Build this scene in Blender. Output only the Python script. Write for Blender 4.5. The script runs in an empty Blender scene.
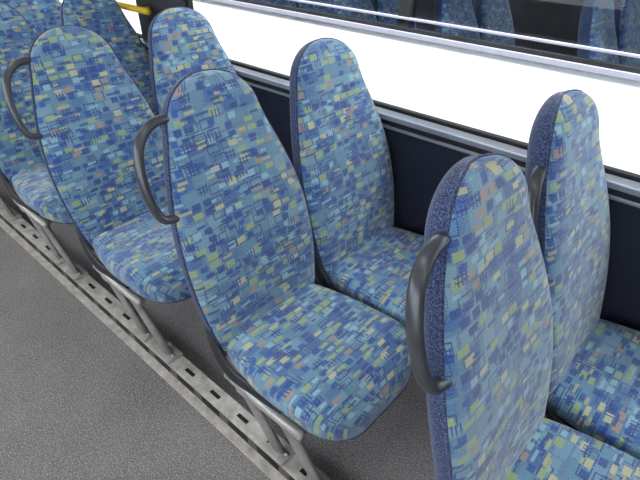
import bpy, bmesh, math, random
from mathutils import Vector, Matrix
random.seed(4)
S=bpy.context.scene
S.view_settings.view_transform='Standard'
S.view_settings.look='None'
def lin(c):
    r=[]
    for v in c:
        v/=255.0
        r.append(v/12.92 if v<=.04045 else ((v+.055)/1.055)**2.4)
    return (*r,1)
# ---------------------------------------------------------------- materials
class NB:
    def __init__(s,name):
        s.m=bpy.data.materials.new(name); s.m.use_nodes=True
        s.t=s.m.node_tree; s.n=s.t.nodes; s.l=s.t.links
        s.b=s.n['Principled BSDF']
    def new(s,ty,**k):
        n=s.n.new(ty)
        for a,b in k.items(): setattr(n,a,b)
        return n
    def put(s,sock,v):
        if isinstance(v,bpy.types.NodeSocket): s.l.new(v,sock)
        else: sock.default_value=v
    def math(s,op,a,b=0.0,c=None):
        n=s.new('ShaderNodeMath',operation=op)
        s.put(n.inputs[0],a); s.put(n.inputs[1],b)
        if c is not None: s.put(n.inputs[2],c)
        return n.outputs[0]
    def mix(s,f,a,b,bt='MIX'):
        n=s.new('ShaderNodeMix',data_type='RGBA',blend_type=bt)
        s.put(n.inputs[0],f); s.put(n.inputs[6],a); s.put(n.inputs[7],b)
        return n.outputs[2]
    def ramp(s,f,stops,interp='LINEAR'):
        n=s.new('ShaderNodeValToRGB'); r=n.color_ramp; r.interpolation=interp
        while len(r.elements)<len(stops): r.elements.new(0.5)
        for e,(p,c) in zip(r.elements,stops): e.position=p
        for e,(p,c) in zip(r.elements,stops): e.color=c
        s.put(n.inputs[0],f); return n.outputs[0]
    def noise(s,vec,scale,detail=2,rough=.5):
        n=s.new('ShaderNodeTexNoise'); n.inputs['Scale'].default_value=scale
        n.inputs['Detail'].default_value=detail; n.inputs['Roughness'].default_value=rough
        if vec is not None: s.l.new(vec,n.inputs['Vector'])
        return n.outputs['Fac']
    def bump(s,h,st,dist=.002):
        n=s.new('ShaderNodeBump'); n.inputs['Strength'].default_value=st
        n.inputs['Distance'].default_value=dist
        s.put(n.inputs['Height'],h); s.l.new(n.outputs[0],s.b.inputs['Normal'])

def simple(name,col,rough=.5,metal=0,var=.12,scale=20,bump=0):
    k=NB(name); tc=k.new('ShaderNodeTexCoord').outputs['Object']
    f=k.noise(tc,scale,4,.6)
    c=lin(col); d=tuple(x*(1-var) for x in c[:3])+(1,); e=tuple(min(1,x*(1+var)) for x in c[:3])+(1,)
    k.put(k.b.inputs['Base Color'],k.ramp(f,[(.3,d),(.7,e)]))
    k.b.inputs['Roughness'].default_value=rough; k.b.inputs['Metallic'].default_value=metal
    if bump: k.bump(k.noise(tc,scale*12,2),bump)
    return k.m

def fabric(name,lighter=1.0):
    k=NB(name)
    uv=k.new('ShaderNodeUVMap').outputs[0]
    oi=k.new('ShaderNodeObjectInfo').outputs['Random']
    sp=k.new('ShaderNodeSeparateXYZ'); k.l.new(uv,sp.inputs[0])
    U=k.math('ADD',sp.outputs[0],k.math('MULTIPLY',oi,3.17))
    V=k.math('ADD',sp.outputs[1],k.math('MULTIPLY',oi,7.31))
    def wn(a,b,c):
        cb=k.new('ShaderNodeCombineXYZ'); k.put(cb.inputs[0],a); k.put(cb.inputs[1],b); k.put(cb.inputs[2],c)
        n=k.new('ShaderNodeTexWhiteNoise',noise_dimensions='3D'); k.l.new(cb.outputs[0],n.inputs['Vector'])
        sc=k.new('ShaderNodeSeparateColor'); k.l.new(n.outputs['Color'],sc.inputs[0])
        return n.outputs['Value'],sc.outputs[0],sc.outputs[1],sc.outputs[2]
    def layer(w,h,seed,du=0,dv=0):
        vv=k.math('ADD',k.math('DIVIDE',V,h),dv)
        row=k.math('FLOOR',vv); fv=k.math('FRACT',vv)
        off=wn(row,seed,3.3)[0]
        uu=k.math('ADD',k.math('ADD',k.math('DIVIDE',U,w),off),du)
        col=k.math('FLOOR',uu); fu=k.math('FRACT',uu)
        r=wn(col,row,seed)
        return fu,fv,r
    def edge(fu,fv,mu,mv):
        a=k.math('ABSOLUTE',k.math('SUBTRACT',fu,.5)); b=k.math('ABSOLUTE',k.math('SUBTRACT',fv,.5))
        ia=k.math('LESS_THAN',a,k.math('SUBTRACT',.5,mu)); ib=k.math('LESS_THAN',b,k.math('SUBTRACT',.5,mv))
        return k.math('MULTIPLY',ia,ib)
    cb=k.new('ShaderNodeCombineXYZ'); k.put(cb.inputs[0],U); k.put(cb.inputs[1],V)
    P=cb.outputs[0]
    stip=k.noise(P,380,1,.5)
    c=k.mix(k.math('GREATER_THAN',stip,.5),lin((120,154,178)),lin((82,120,158)))
    # large pale / mid blocks
    fu,fv,r=layer(.060,.038,1.0)
    big=k.ramp(r[0],[(0,lin((130,172,194))),(.2,lin((56,98,166))),(.34,lin((108,154,178))),(.6,lin((44,84,158))),(.72,lin((138,174,188))),(.88,lin((70,118,170)))],'CONSTANT')
    c=k.mix(k.math('MULTIPLY',edge(fu,fv,k.math('MULTIPLY',r[1],.18),k.math('MULTIPLY',r[2],.2)),.68),c,big)
    # hollow navy frames
    fu,fv,r=layer(.046,.032,13.0,.1,.2)
    frame=k.math('SUBTRACT',edge(fu,fv,.06,.08),edge(fu,fv,.13,.185))
    fr=k.math('MULTIPLY',frame,k.math('LESS_THAN',r[0],.36))
    c=k.mix(k.math('MULTIPLY',fr,.85),c,lin((28,56,134)))
    # medium accents, with gaps so base shows
    fu,fv,r=layer(.034,.023,5.0)
    acc=k.ramp(r[0],[(0,lin((168,186,122))),(.12,lin((212,206,150))),(.175,lin((178,150,124))),(.22,lin((30,64,142))),(.40,lin((156,200,212))),(.49,lin((26,76,168)))],'CONSTANT')
    on=k.math('LESS_THAN',r[0],.60)
    k2=k.math('MULTIPLY',k.math('MULTIPLY',edge(fu,fv,k.math('ADD',.06,k.math('MULTIPLY',r[1],.24)),k.math('ADD',.07,k.math('MULTIPLY',r[2],.18))),on),.88)
    c=k.mix(k2,c,acc)
    # narrow bars
    fu,fv,r=layer(.045,.012,9.0,.3,.4)
    bar=k.ramp(r[0],[(0,lin((28,56,130))),(.09,lin((200,192,136))),(.13,lin((156,200,216))),(.17,lin((28,62,142)))],'CONSTANT')
    on=k.math('LESS_THAN',r[0],.19)
    c=k.mix(k.math('MULTIPLY',k.math('MULTIPLY',edge(fu,fv,k.math('MULTIPLY',r[2],.35),.18),on),.8),c,bar)
    # ladders / hatch blocks in navy
    fu,fv,r=layer(.041,.028,17.0,.6,.7)
    lad=k.math('LESS_THAN',k.math('FRACT',k.math('MULTIPLY',fu,4)),.38)
    lad2=k.math('LESS_THAN',k.math('FRACT',k.math('MULTIPLY',fv,3)),.34)
    ld=k.math('MULTIPLY',k.math('MULTIPLY',k.math('MAXIMUM',lad,k.math('MULTIPLY',lad2,k.math('LESS_THAN',r[2],.5))),edge(fu,fv,.08,.1)),k.math('LESS_THAN',r[1],.20))
    c=k.mix(k.math('MULTIPLY',ld,.88),c,lin((24,52,136)))
    # weave speckle
    sp2=k.noise(P,600,0)
    c=k.mix(k.math('MULTIPLY',k.math('GREATER_THAN',sp2,.56),.30),c,lin((168,194,206)))
    c=k.mix(k.math('MULTIPLY',k.math('LESS_THAN',sp2,.42),.32),c,lin((34,56,104)))
    k.put(k.b.inputs['Base Color'],c)
    k.b.inputs['Roughness'].default_value=.95
    k.b.inputs['Specular IOR Level'].default_value=.15
    k.b.inputs['Sheen Weight'].default_value=.5; k.b.inputs['Sheen Roughness'].default_value=.5
    soft=k.noise(P,9,2,.5)
    k.bump(k.math('ADD',k.math('MULTIPLY',sp2,.12),k.math('MULTIPLY',soft,1.0)),.6,.012)
    return k.m
M_fab=fabric('moquette_pattern')
def navy():
    k=NB('navy_trim_fabric'); tc=k.new('ShaderNodeTexCoord').outputs['Object']
    f=k.noise(tc,380,1); c=k.ramp(f,[(.38,lin((26,34,64))),(.5,lin((48,62,100))),(.66,lin((92,108,144)))])
    k.put(k.b.inputs['Base Color'],c); k.b.inputs['Roughness'].default_value=.95
    k.b.inputs['Sheen Weight'].default_value=.2
    k.bump(f,.4,.001); return k.m
M_navy=navy()
M_shell=simple('seat_shell_plastic',(60,66,80),.45,0,.1,30)
M_dark=simple('dark_frame_plastic',(44,46,52),.5,0,.15,30)
M_leg=simple('brushed_steel',(192,188,184),.35,.3,.14,40)
M_handle=simple('grab_handle_grey',(74,76,82),.28,.25,.1,25)
M_rail=simple('worn_aluminium',(210,204,194),.40,.2,.28,26)
M_raildark=simple('rail_dark_steel',(108,104,98),.5,.3,.3,30)  # darker steel for the upright sides of the rail
M_panel=simple('navy_wall_panel',(22,28,48),.7,0,.35,160,.2)
M_pillar=simple('dark_pillar_trim',(44,46,54),.6,0,.1,30)
M_rubber=simple('black_rubber',(24,25,28),.6,0,.2,30)
M_trim=simple('sill_aluminium',(156,160,170),.35,.4,.08,20)
M_ceil=simple('ceiling_laminate',(196,196,194),.5,0,.03,8)
M_yellow=simple('yellow_handrail_paint',(232,196,40),.35,0,.06,20)
M_white=simple('white_bus_paint',(244,246,248),.35,0,.02,4)
M_asph=simple('asphalt',(110,110,112),.9,0,.2,30)
M_grey=simple('bus_window_frame_grey',(146,146,160),.4,0,.06,20)
M_int=simple('light_bus_interior',(120,112,108),.7,0,.1,10)
def floorm():
    k=NB('speckled_vinyl'); tc=k.new('ShaderNodeTexCoord').outputs['Object']
    a=k.noise(tc,230,0); b=k.noise(tc,3,4,.6); d=k.noise(tc,310,0)
    c=k.ramp(b,[(.3,lin((124,118,118))),(.7,lin((146,140,140)))])
    c=k.mix(k.math('MULTIPLY',k.math('GREATER_THAN',a,.62),.75),c,lin((204,199,197)))
    c=k.mix(k.math('MULTIPLY',k.math('LESS_THAN',d,.36),.65),c,lin((62,57,60)))
    k.put(k.b.inputs['Base Color'],c)
    k.put(k.b.inputs['Roughness'],k.ramp(b,[(.3,(.33,)*3+(1,)),(.7,(.5,)*3+(1,))]))
    k.bump(a,.2,.001); return k.m
M_floor=floorm()
def glass(name,tint,refl):
    m=bpy.data.materials.new(name); m.use_nodes=True; t=m.node_tree; t.nodes.clear()
    o=t.nodes.new('ShaderNodeOutputMaterial'); mx=t.nodes.new('ShaderNodeMixShader')
    a=t.nodes.new('ShaderNodeBsdfTransparent'); a.inputs[0].default_value=tint
    g=t.nodes.new('ShaderNodeBsdfGlossy'); g.inputs['Roughness'].default_value=.02
    lw=t.nodes.new('ShaderNodeLayerWeight'); lw.inputs['Blend'].default_value=.5
    pw=t.nodes.new('ShaderNodeMath'); pw.operation='POWER'; pw.inputs[1].default_value=4
    ma=t.nodes.new('ShaderNodeMath'); ma.operation='MULTIPLY_ADD'; ma.inputs[1].default_value=.7; ma.inputs[2].default_value=refl
    t.links.new(lw.outputs['Facing'],pw.inputs[0]); t.links.new(pw.outputs[0],ma.inputs[0])
    t.links.new(ma.outputs[0],mx.inputs[0]); t.links.new(a.outputs[0],mx.inputs[1]); t.links.new(g.outputs[0],mx.inputs[2])
    t.links.new(mx.outputs[0],o.inputs[0]); return m
M_glass=glass('clear_window_glass',(.95,.965,.97,1),.015)
M_tint=glass('tinted_window_glass',(.66,.68,.72,1),.04)
# ---------------------------------------------------------------- mesh helpers
def mk(name,bm,mats,parent=None,smooth=True,loc=None):
    me=bpy.data.meshes.new(name); bm.normal_update(); bm.to_mesh(me); bm.free()
    for m in mats: me.materials.append(m)
    if smooth:
        for p in me.polygons: p.use_smooth=True
    o=bpy.data.objects.new(name,me); S.collection.objects.link(o)
    if parent: o.parent=parent
    if loc: o.location=loc
    return o
def box(bm,a,b,mi=0,bev=0):
    r=bmesh.ops.create_cube(bm,size=1)
    vs=r['verts']
    for v in vs:
        v.co=Vector([(a[i]+b[i])/2+v.co[i]*(b[i]-a[i]) for i in range(3)])
    fs=set(f for v in vs for f in v.link_faces)
    for f in fs: f.material_index=mi
    if bev:
        es=list(set(e for v in vs for e in v.link_edges))
        r=bmesh.ops.bevel(bm,geom=es,offset=bev,segments=2,affect='EDGES',profile=.6)
        for f in r['faces']: f.material_index=mi
def spline(pts,n=8):
    P=[Vector(p) for p in pts]; out=[]
    for i in range(len(P)-1):
        p0=P[max(i-1,0)];p1=P[i];p2=P[i+1];p3=P[min(i+2,len(P)-1)]
        for j in range(n):
            t=j/n
            out.append(.5*((2*p1)+(p2-p0)*t+(2*p0-5*p1+4*p2-p3)*t*t+(3*p1-p0-3*p2+p3)*t**3))
    out.append(P[-1]); return out
def tube(bm,pts,ra,rb=None,mi=0,seg=14,closed=False,up=(1,0,0)):
    rb=rb or ra; rings=[]; n=len(pts); upv=Vector(up)
    for i,p in enumerate(pts):
        a=pts[i-1] if (i>0 or closed) else p; b=pts[(i+1)%n] if (i<n-1 or closed) else p
        T=(b-a).normalized(); N=(upv-T*upv.dot(T)).normalized(); B=T.cross(N)
        rings.append([bm.verts.new(p+N*ra*math.cos(2*math.pi*k/seg)+B*rb*math.sin(2*math.pi*k/seg)) for k in range(seg)])
    for i in range(n if closed else n-1):
        A=rings[i];B_=rings[(i+1)%n]
        for k in range(seg):
            f=bm.faces.new((A[k],A[(k+1)%seg],B_[(k+1)%seg],B_[k])); f.material_index=mi
    if not closed:
        for R in (rings[0],rings[-1]):
            f=bm.faces.new(R); f.material_index=mi
def interp(tab,t):
    for (a,va),(b,vb) in zip(tab,tab[1:]):
        if t<=b:
            s=(t-a)/(b-a); return va+(vb-va)*s
    return tab[-1][1]
def smoothtab(tab):
    pts=spline([(a,b,0) for a,b in tab],12)
    return [(p.x,p.y) for p in pts]
sgn=lambda v,e: math.copysign(abs(v)**e,v)
# ---------------------------------------------------------------- seat meshes
Z0=.415; Z1=1.163
WT=smoothtab([(0,.188),(.12,.210),(.28,.227),(.45,.228),(.58,.214),(.70,.189),(.80,.163),(.88,.146),(1.0,.132)])
def spine(t): # x of centre line
    return -.055 -.185*t + .02*math.sin(math.pi*min(1,t*1.25)) + .035*max(0,t-.72)**1.3
def backpoint(t,a,grow=0):
    s=1.0
    t0=.87
    if t>t0: s=math.sqrt(max(0,1-((t-t0)/(1-t0))**2))
    w=interp(WT,t)*(s**.85 if s>0 else 0)
    T=(.060-.012*t)*(.30+.70*s)
    if t>.999: T*=.3
    c,sn=math.cos(a),math.sin(a)
    y=(w+grow)*sgn(c,.62); d=(T+grow)*sgn(sn,.80)
    q=abs(y)/max(w,.001)
    x=spine(t)+d+ .030*min(q,1)**2.2*(1-.5*t)*s - .018
    z=Z0+(Z1-Z0)*t + d*.22
    return Vector((x,y,z))
SB=.16
def build_back():
    bm=bmesh.new(); N=72
    ts=[i/44*.87 for i in range(45)]+[.87+.13*math.sin(j/16*math.pi/2) for j in range(1,17)]
    ts[-1]=.9995
    uvl=bm.loops.layers.uv.new('UVMap')
    angs=[math.pi/2+2*math.pi*k/N for k in range(N)]
    rings=[[bm.verts.new(backpoint(t,a)) for a in angs] for t in ts]
    def uvof(i,k):
        p=backpoint(ts[i],angs[k%N]); q=spine(ts[i])
        side=p.y; dep=p.x-q
        sg=1 if side>0 else -1
        return (side+sg*max(0,.03-dep)*.9, ts[i]*(Z1-Z0)*1.03)
    for i in range(len(ts)-1):
        for k in range(N):
            k2=(k+1)%N
            f=bm.faces.new((rings[i][k],rings[i][k2],rings[i+1][k2],rings[i+1][k]))
            s=math.sin((angs[k]+angs[k]+2*math.pi/N)/2)
            f.material_index=0 if s>SB else (1 if s>-.95 else 2)
            if ts[i]>.985: f.material_index=0 if s>0.0 else 1
            for lp,(ii,kk) in zip(f.loops,((i,k),(i,k2),(i+1,k2),(i+1,k))): lp[uvl].uv=uvof(ii,kk)
    f=bm.faces.new(rings[0]); f.material_index=2
    f=bm.faces.new(rings[-1][::-1]); f.material_index=0
    a0=math.asin(.15); pts=[backpoint(t,a0,.0003) for t in ts[2:-1]]+[backpoint(t,math.pi-a0,.0003) for t in ts[2:-1][::-1]]
    tube(bm,pts,.0036,mi=1,seg=8)
    bmesh.ops.recalc_face_normals(bm,faces=bm.faces)
    return mk('backrest',bm,[M_fab,M_navy,M_shell])
XF=.410
CW=smoothtab([(0,.180),(.12,.198),(.4,.218),(.7,.220),(.85,.214),(1,.205)])
def cushpoint(p,a,grow=0):
    s=1
    p0=.78
    if p>p0: s=math.sqrt(max(0,1-((p-p0)/(1-p0))**2))
    w=interp(CW,p)*(.30+.70*s**.8)
    if p>.998: w*=.96
    T=.052*(.50+.50*s)
    c,sn=math.cos(a),math.sin(a)
    y=(w+grow)*sgn(c,.58); d=(T+grow)*sgn(sn,.80)
    q=min(1,abs(y)/max(w,.001))
    x=-.045+(XF+.045)*p
    z=.432+.022*p -.062*max(0,(p-.68)/.32)**2 + d + (.020*q**2.2 if d>0 else 0)*s - .006*math.sin(math.pi*p)
    return Vector((x,y,z))
def build_cushion():
    bm=bmesh.new(); N=72
    ps=[i/30*.78 for i in range(31)]+[.78+.22*math.sin(j/16*math.pi/2) for j in range(1,17)]
    ps[-1]=.9995
    uvl=bm.loops.layers.uv.new('UVMap')
    angs=[math.pi/2+2*math.pi*k/N for k in range(N)]
    rings=[[bm.verts.new(cushpoint(t,a)) for a in angs] for t in ps]
    def uvof(i,k):
        p=cushpoint(ps[i],angs[k%N]); sg=1 if p.y>0 else -1
        return (p.y+sg*max(0,.47-p.z)*.9, 2+p.x+max(0,ps[i]-.8)*.3)
    for i in range(len(ps)-1):
        for k in range(N):
            k2=(k+1)%N
            f=bm.faces.new((rings[i][k],rings[i][k2],rings[i+1][k2],rings[i+1][k]))
            s=math.sin(angs[k]+math.pi/N)
            f.material_index=0 if s>-.80 else 1
            for lp,(ii,kk) in zip(f.loops,((i,k),(i,k2),(i+1,k2),(i+1,k))): lp[uvl].uv=uvof(ii,kk)
    bm.faces.new(rings[0]); bm.faces.new(rings[-1][::-1])
    for f in bm.faces:
        if len(f.verts)>8:
            for lp in f.loops: lp[uvl].uv=(lp.vert.co.y,2.5+lp.vert.co.z)
    # welt seam round the lower edge of the cushion
    a1=math.asin(.55)
    pts=[cushpoint(p,-a1,.0002) for p in ps[:-1]]+[cushpoint(p,math.pi+a1,.0002) for p in ps[:-1][::-1]]
    tube(bm,pts,.0032,mi=1,seg=8,up=(0,0,1))
    bmesh.ops.recalc_face_normals(bm,faces=bm.faces)
    return mk('seat_cushion',bm,[M_fab,M_navy])
def build_pan():
    bm=bmesh.new()
    box(bm,(-.03,-.17,.362),(.30,.17,.392),0,.012)
    box(bm,(-.085,-.165,.36),(-.01,.165,.45),0,.02)
    box(bm,(.03,-.215,.335),(.075,.24,.368),1,.006)   # cross beams
    box(bm,(.21,-.205,.335),(.255,.24,.368),1,.006)
    for s in (-1,1):
        tube(bm,spline([(-.085,s*.200,.53),(-.055,s*.208,.46),(.0,s*.208,.395),(.08,s*.200,.372),(.20,s*.19,.362)],5),.026,.010,0,10,up=(0,0,1))
    return mk('seat_frame',bm,[M_dark,M_leg],smooth=False)
def build_handle():
    bm=bmesh.new()
    pts=spline([(-.215,-.115,1.080),(-.214,-.155,1.088),(-.210,-.195,1.078),(-.200,-.230,1.045),(-.183,-.249,.985),(-.165,-.251,.925),(-.152,-.244,.885),(-.143,-.230,.866),(-.138,-.190,.860)],8)
    tube(bm,pts,.0150,.0115,0,16)
    return mk('grab_handle',bm,[M_handle])
def build_legs():
    bm=bmesh.new()
    def leg(a,b):
        tube(bm,[Vector(a),Vector(a).lerp(Vector(b),.5),Vector(b)],.023,.014,0,16)
    leg((.03,-.195,.37),(.13,-.150,.070)); leg((.20,-.195,.36),(.30,-.150,.070))
    for x in (.13,.30):
        box(bm,(x-.045,-.185,.062),(x+.045,-.115,.074),0,.003)
        for dx in (-.032,.032):
            r=bmesh.ops.create_cone(bm,cap_ends=True,segments=6,radius1=.008,radius2=.008,depth=.008,matrix=Matrix.Translation((x+dx,-.150,.078)))
    tube(bm,[Vector((-.02,-.20,.365)),Vector((.14,-.20,.352)),Vector((.29,-.20,.356))],.016,.016,0,12,up=(0,0,1))
    return mk('legs',bm,[M_leg])
protos=dict(back=build_back(),cush=build_cushion(),pan=build_pan(),handle=build_handle(),legs=build_legs())
meshes={k:o.data for k,o in protos.items()}; names={k:o.name for k,o in protos.items()}
for o in list(protos.values()): bpy.data.objects.remove(o)
def seat(x,y,aisle,handle=True,parent=None,nm='bus_seat',flip=1):
    e=bpy.data.objects.new(nm,None); S.collection.objects.link(e); e.location=(x,y,0); e.empty_display_size=.1
    if parent: e.parent=parent
    parts=['back','cush','pan']+(['handle'] if handle else [])+(['legs'] if aisle else [])
    for p in parts:
        o=bpy.data.objects.new(names[p],meshes[p]); S.collection.objects.link(o); o.parent=e
        if p=='handle' and not aisle: o.location=(.0,.035,-.045)
    if not aisle and parent is None:
        bm=bmesh.new()
        box(bm,(.02,.18,.33),(.27,.262,.36),0,.006)
        mk('wall_bracket',bm,[M_leg],e,False)
    return e
YA,YW=.760,1.220
XA=(-.080,-.855,-1.642,-2.395,-3.15,-3.90)
XW=(-.094,-.858,-1.645,-2.395,-3.15,-3.90)
for i in range(6):
    seat(XA[i],YA,True); seat(XW[i],YW,False,handle=(i==0))
# ---------------------------------------------------------------- room
X0,X1=-6.0,1.6; YL=1.475; YR=-.98; ZC=2.2
bm=bmesh.new(); box(bm,(X0,YR,-.06),(X1,YL+.0,0)); mk('floor',bm,[M_floor],smooth=False)
bm=bmesh.new(); box(bm,(X0,YR-.06,ZC),(X1,YL+.06,ZC+.06)); mk('ceiling',bm,[M_ceil],smooth=False)
def sidewall(name,y0,y1,pill,mats):
    bm=bmesh.new(); box(bm,(X0,y0,-.06),(X1,y1,.885),0); box(bm,(X0,y0,1.80),(X1,y1,ZC),2)
    for a,b in pill: box(bm,(a,y0,.885),(b,y1,1.80),1)
    return mk(name,bm,mats,smooth=False)
PL=[(X0,-5.6),(-4.1,-3.95),(-2.62,-2.20),(.9,1.05)]
sidewall('wall_left',YL,YL+.06,PL,[M_panel,M_pillar,M_ceil])
PR=[(X0,-5.6),(-4.1,-4.0),(-2.5,-2.4),(-.9,-.8),(.8,.9)]
sidewall('wall_right',YR-.06,YR,PR,[M_panel,M_pillar,M_ceil])
bm=bmesh.new(); box(bm,(X0-.06,YR-.06,-.06),(X0,YL+.06,ZC)); mk('wall_rear',bm,[M_pillar],smooth=False)
bm=bmesh.new(); box(bm,(X1,YR-.06,-.06),(X1+.06,YL+.06,ZC)); mk('wall_front',bm,[M_pillar],smooth=False)
def windows(y,pills,start=1):
    n=start
    for (a,b),(c,d) in zip(pills,pills[1:]):
        e=bpy.data.objects.new('window_%d'%n,None); S.collection.objects.link(e)
        bm=bmesh.new(); box(bm,(b,y-.003,.885),(c,y+.003,1.80)); mk('glass_pane',bm,[M_glass],e,False)
        bm=bmesh.new()
        g=.014
        box(bm,(b,y-.012,.885),(c,y+.012,.885+g),0,.004); box(bm,(b,y-.012,1.80-g),(c,y+.012,1.80),0,.004)
        box(bm,(b,y-.012,.885+g),(b+g,y+.012,1.80-g),0,.004); box(bm,(c-g,y-.012,.885+g),(c,y+.012,1.80-g),0,.004)
        mk('rubber_gasket',bm,[M_rubber],e,False); n+=1
    return n
n=windows(YL+.035,PL); windows(YR-.03,PR,n)
# sill trim: pale ledge, dark groove, pale lip
bm=bmesh.new()
box(bm,(X0,YL-.030,.868),(X1,YL+.02,.888),0,.004)
box(bm,(X0,YL-.016,.846),(X1,YL,.868),1)
box(bm,(X0,YL-.022,.834),(X1,YL,.846),0,.003)
mk('trim_1',bm,[M_trim,M_rubber],smooth=False)
bm=bmesh.new(); box(bm,(X0,YL-.015,0),(X1,YL,.09),0,.004); mk('baseboard_left',bm,[M_pillar],smooth=False)
# ---------------------------------------------------------------- floor rail
bm=bmesh.new(); yr=.610
box(bm,(X0,yr-.032,.054),(X1,yr+.032,.063),0,.002)
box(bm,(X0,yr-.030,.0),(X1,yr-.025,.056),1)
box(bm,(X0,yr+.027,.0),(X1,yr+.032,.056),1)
box(bm,(X0,yr-.062,.0),(X1,yr-.028,.008),0,.002)
x=X0+.1
while x<X1-.1:
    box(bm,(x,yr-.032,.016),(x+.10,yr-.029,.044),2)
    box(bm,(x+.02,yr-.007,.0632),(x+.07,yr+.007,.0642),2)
    x+=.15
mk('seat_floor_rail',bm,[M_rail,M_raildark,M_rubber],smooth=False)
# ---------------------------------------------------------------- yellow handrails
bm=bmesh.new()
tube(bm,[Vector((-4.0,1.42,1.06)),Vector((-3,1.42,1.06)),Vector((-2.42,1.42,1.06))],.016,mi=0,up=(0,0,1))
for xx in (-3.9,-3.1,-2.5): tube(bm,[Vector((xx,1.42,1.06)),Vector((xx,1.45,1.06)),Vector((xx,1.476,1.06))],.010,mi=0,up=(0,0,1))
mk('yellow_window_rail',bm,[M_yellow])
for xx,yy in ((-3.45,.56),(-4.95,.56)):
    bm=bmesh.new(); tube(bm,[Vector((xx,yy,0)),Vector((xx,yy,1)),Vector((xx,yy,ZC))],.017)
    tube(bm,[Vector((xx,yy,0)),Vector((xx,yy,.012)),Vector((xx,yy,.02))],.04)
    mk('yellow_grab_pole',bm,[M_yellow])
# ---------------------------------------------------------------- parked bus outside
pb=bpy.data.objects.new('parked_bus',None); S.collection.objects.link(pb)
B0=2.45; bx0,bx1=-9,5
bm=bmesh.new()
box(bm,(bx0,B0,-.65),(bx1,B0+.06,.90),0,.01); box(bm,(bx0,B0,1.72),(bx1,B0+.06,2.1),0,.01)
box(bm,(bx0,B0+2.3,-.65),(bx1,B0+2.36,.9),1); box(bm,(bx0,B0+2.3,1.72),(bx1,B0+2.36,2.1),1)
box(bm,(bx0,B0+.06,-.1),(bx1,B0+2.3,0),1); box(bm,(bx0,B0,2.1),(bx1,B0+2.36,2.16),0)
box(bm,(bx0,B0+.06,-.6),(bx0+.06,B0+2.3,2.1),1); box(bm,(bx1-.06,B0+.06,-.6),(bx1,B0+2.3,2.1),1)
mk('body',bm,[M_white,M_int],pb,False)
bm=bmesh.new()
box(bm,(bx0,B0-.012,.895),(bx1,B0+.01,.925),0,.004); box(bm,(bx0,B0-.006,.925),(bx1,B0+.02,.945),1)
box(bm,(bx0,B0-.010,.985),(bx1,B0+.01,.997),0,.002)
for xx in (-8,-6.4,-4.8,-3.2,-1.6,0.0,1.6,3.2): box(bm,(xx-.04,B0+.0,.9),(xx+.04,B0+.05,1.72),1)
mk('window_frames',bm,[M_grey,M_rubber],pb,False)
bm=bmesh.new(); box(bm,(bx0+.1,B0+.022,.94),(bx1-.1,B0+.027,1.72)); mk('tinted_glass',bm,[M_tint],pb,False)
for xx in (-6,-1.5,3.2):
    bm=bmesh.new()
    bmesh.ops.create_cone(bm,cap_ends=True,segments=40,radius1=.48,radius2=.48,depth=.28,matrix=Matrix.Translation((xx,B0+.22,-.47))@Matrix.Rotation(math.pi/2,4,'X'))
    mk('wheel',bm,[M_rubber],pb,False)
for i in range(9):
    for yy in (B0+.36,B0+.82):
        seat(-5.2+i*.78,yy,False,False,pb,'passenger_seat')
bm=bmesh.new(); box(bm,(-14,-10,-1.0),(10,12,-.95)); mk('ground',bm,[M_asph],smooth=False)
# ---------------------------------------------------------------- lights
w=bpy.data.worlds.new('World'); S.world=w; w.use_nodes=True
bg=w.node_tree.nodes['Background']; bg.inputs[0].default_value=(.92,.96,1,1); bg.inputs[1].default_value=4.9
sd=bpy.data.lights.new('sun','SUN'); sd.energy=13; sd.angle=math.radians(8); sd.color=(1,.98,.95)
so=bpy.data.objects.new('sun',sd); S.collection.objects.link(so)
d=Vector((.12,.36,-.93)); so.rotation_euler=d.to_track_quat('-Z','Y').to_euler(); so.location=(0,-3,8)
for i,xx in enumerate((-4.2,-2.4,-.6,.9)):  # added fill lights under the ceiling to brighten the cabin, not real fittings
    ld=bpy.data.lights.new('ceiling_fill_light','AREA'); ld.shape='RECTANGLE'; ld.size=1.2; ld.size_y=.16; ld.energy=3.5; ld.color=(1,.98,.95)
    lo=bpy.data.objects.new('ceiling_fill_light',ld); S.collection.objects.link(lo); lo.location=(xx,.25,ZC-.012)
# ---------------------------------------------------------------- camera
cam=bpy.data.cameras.new('camera'); cam.sensor_width=36; cam.lens=500/640*36; cam.clip_start=.02
co=bpy.data.objects.new('camera',cam); S.collection.objects.link(co)
th=math.radians(132); P=math.radians(34.7)
h=Vector((math.cos(th),math.sin(th),0)); r=Vector((math.sin(th),-math.cos(th),0))
f=h*math.cos(P)-Vector((0,0,math.sin(P))); u=r.cross(f)
R=Matrix((r,u,-f)).transposed().to_4x4(); R.translation=Vector((0,0,1.54))
co.matrix_world=R
S.camera=co
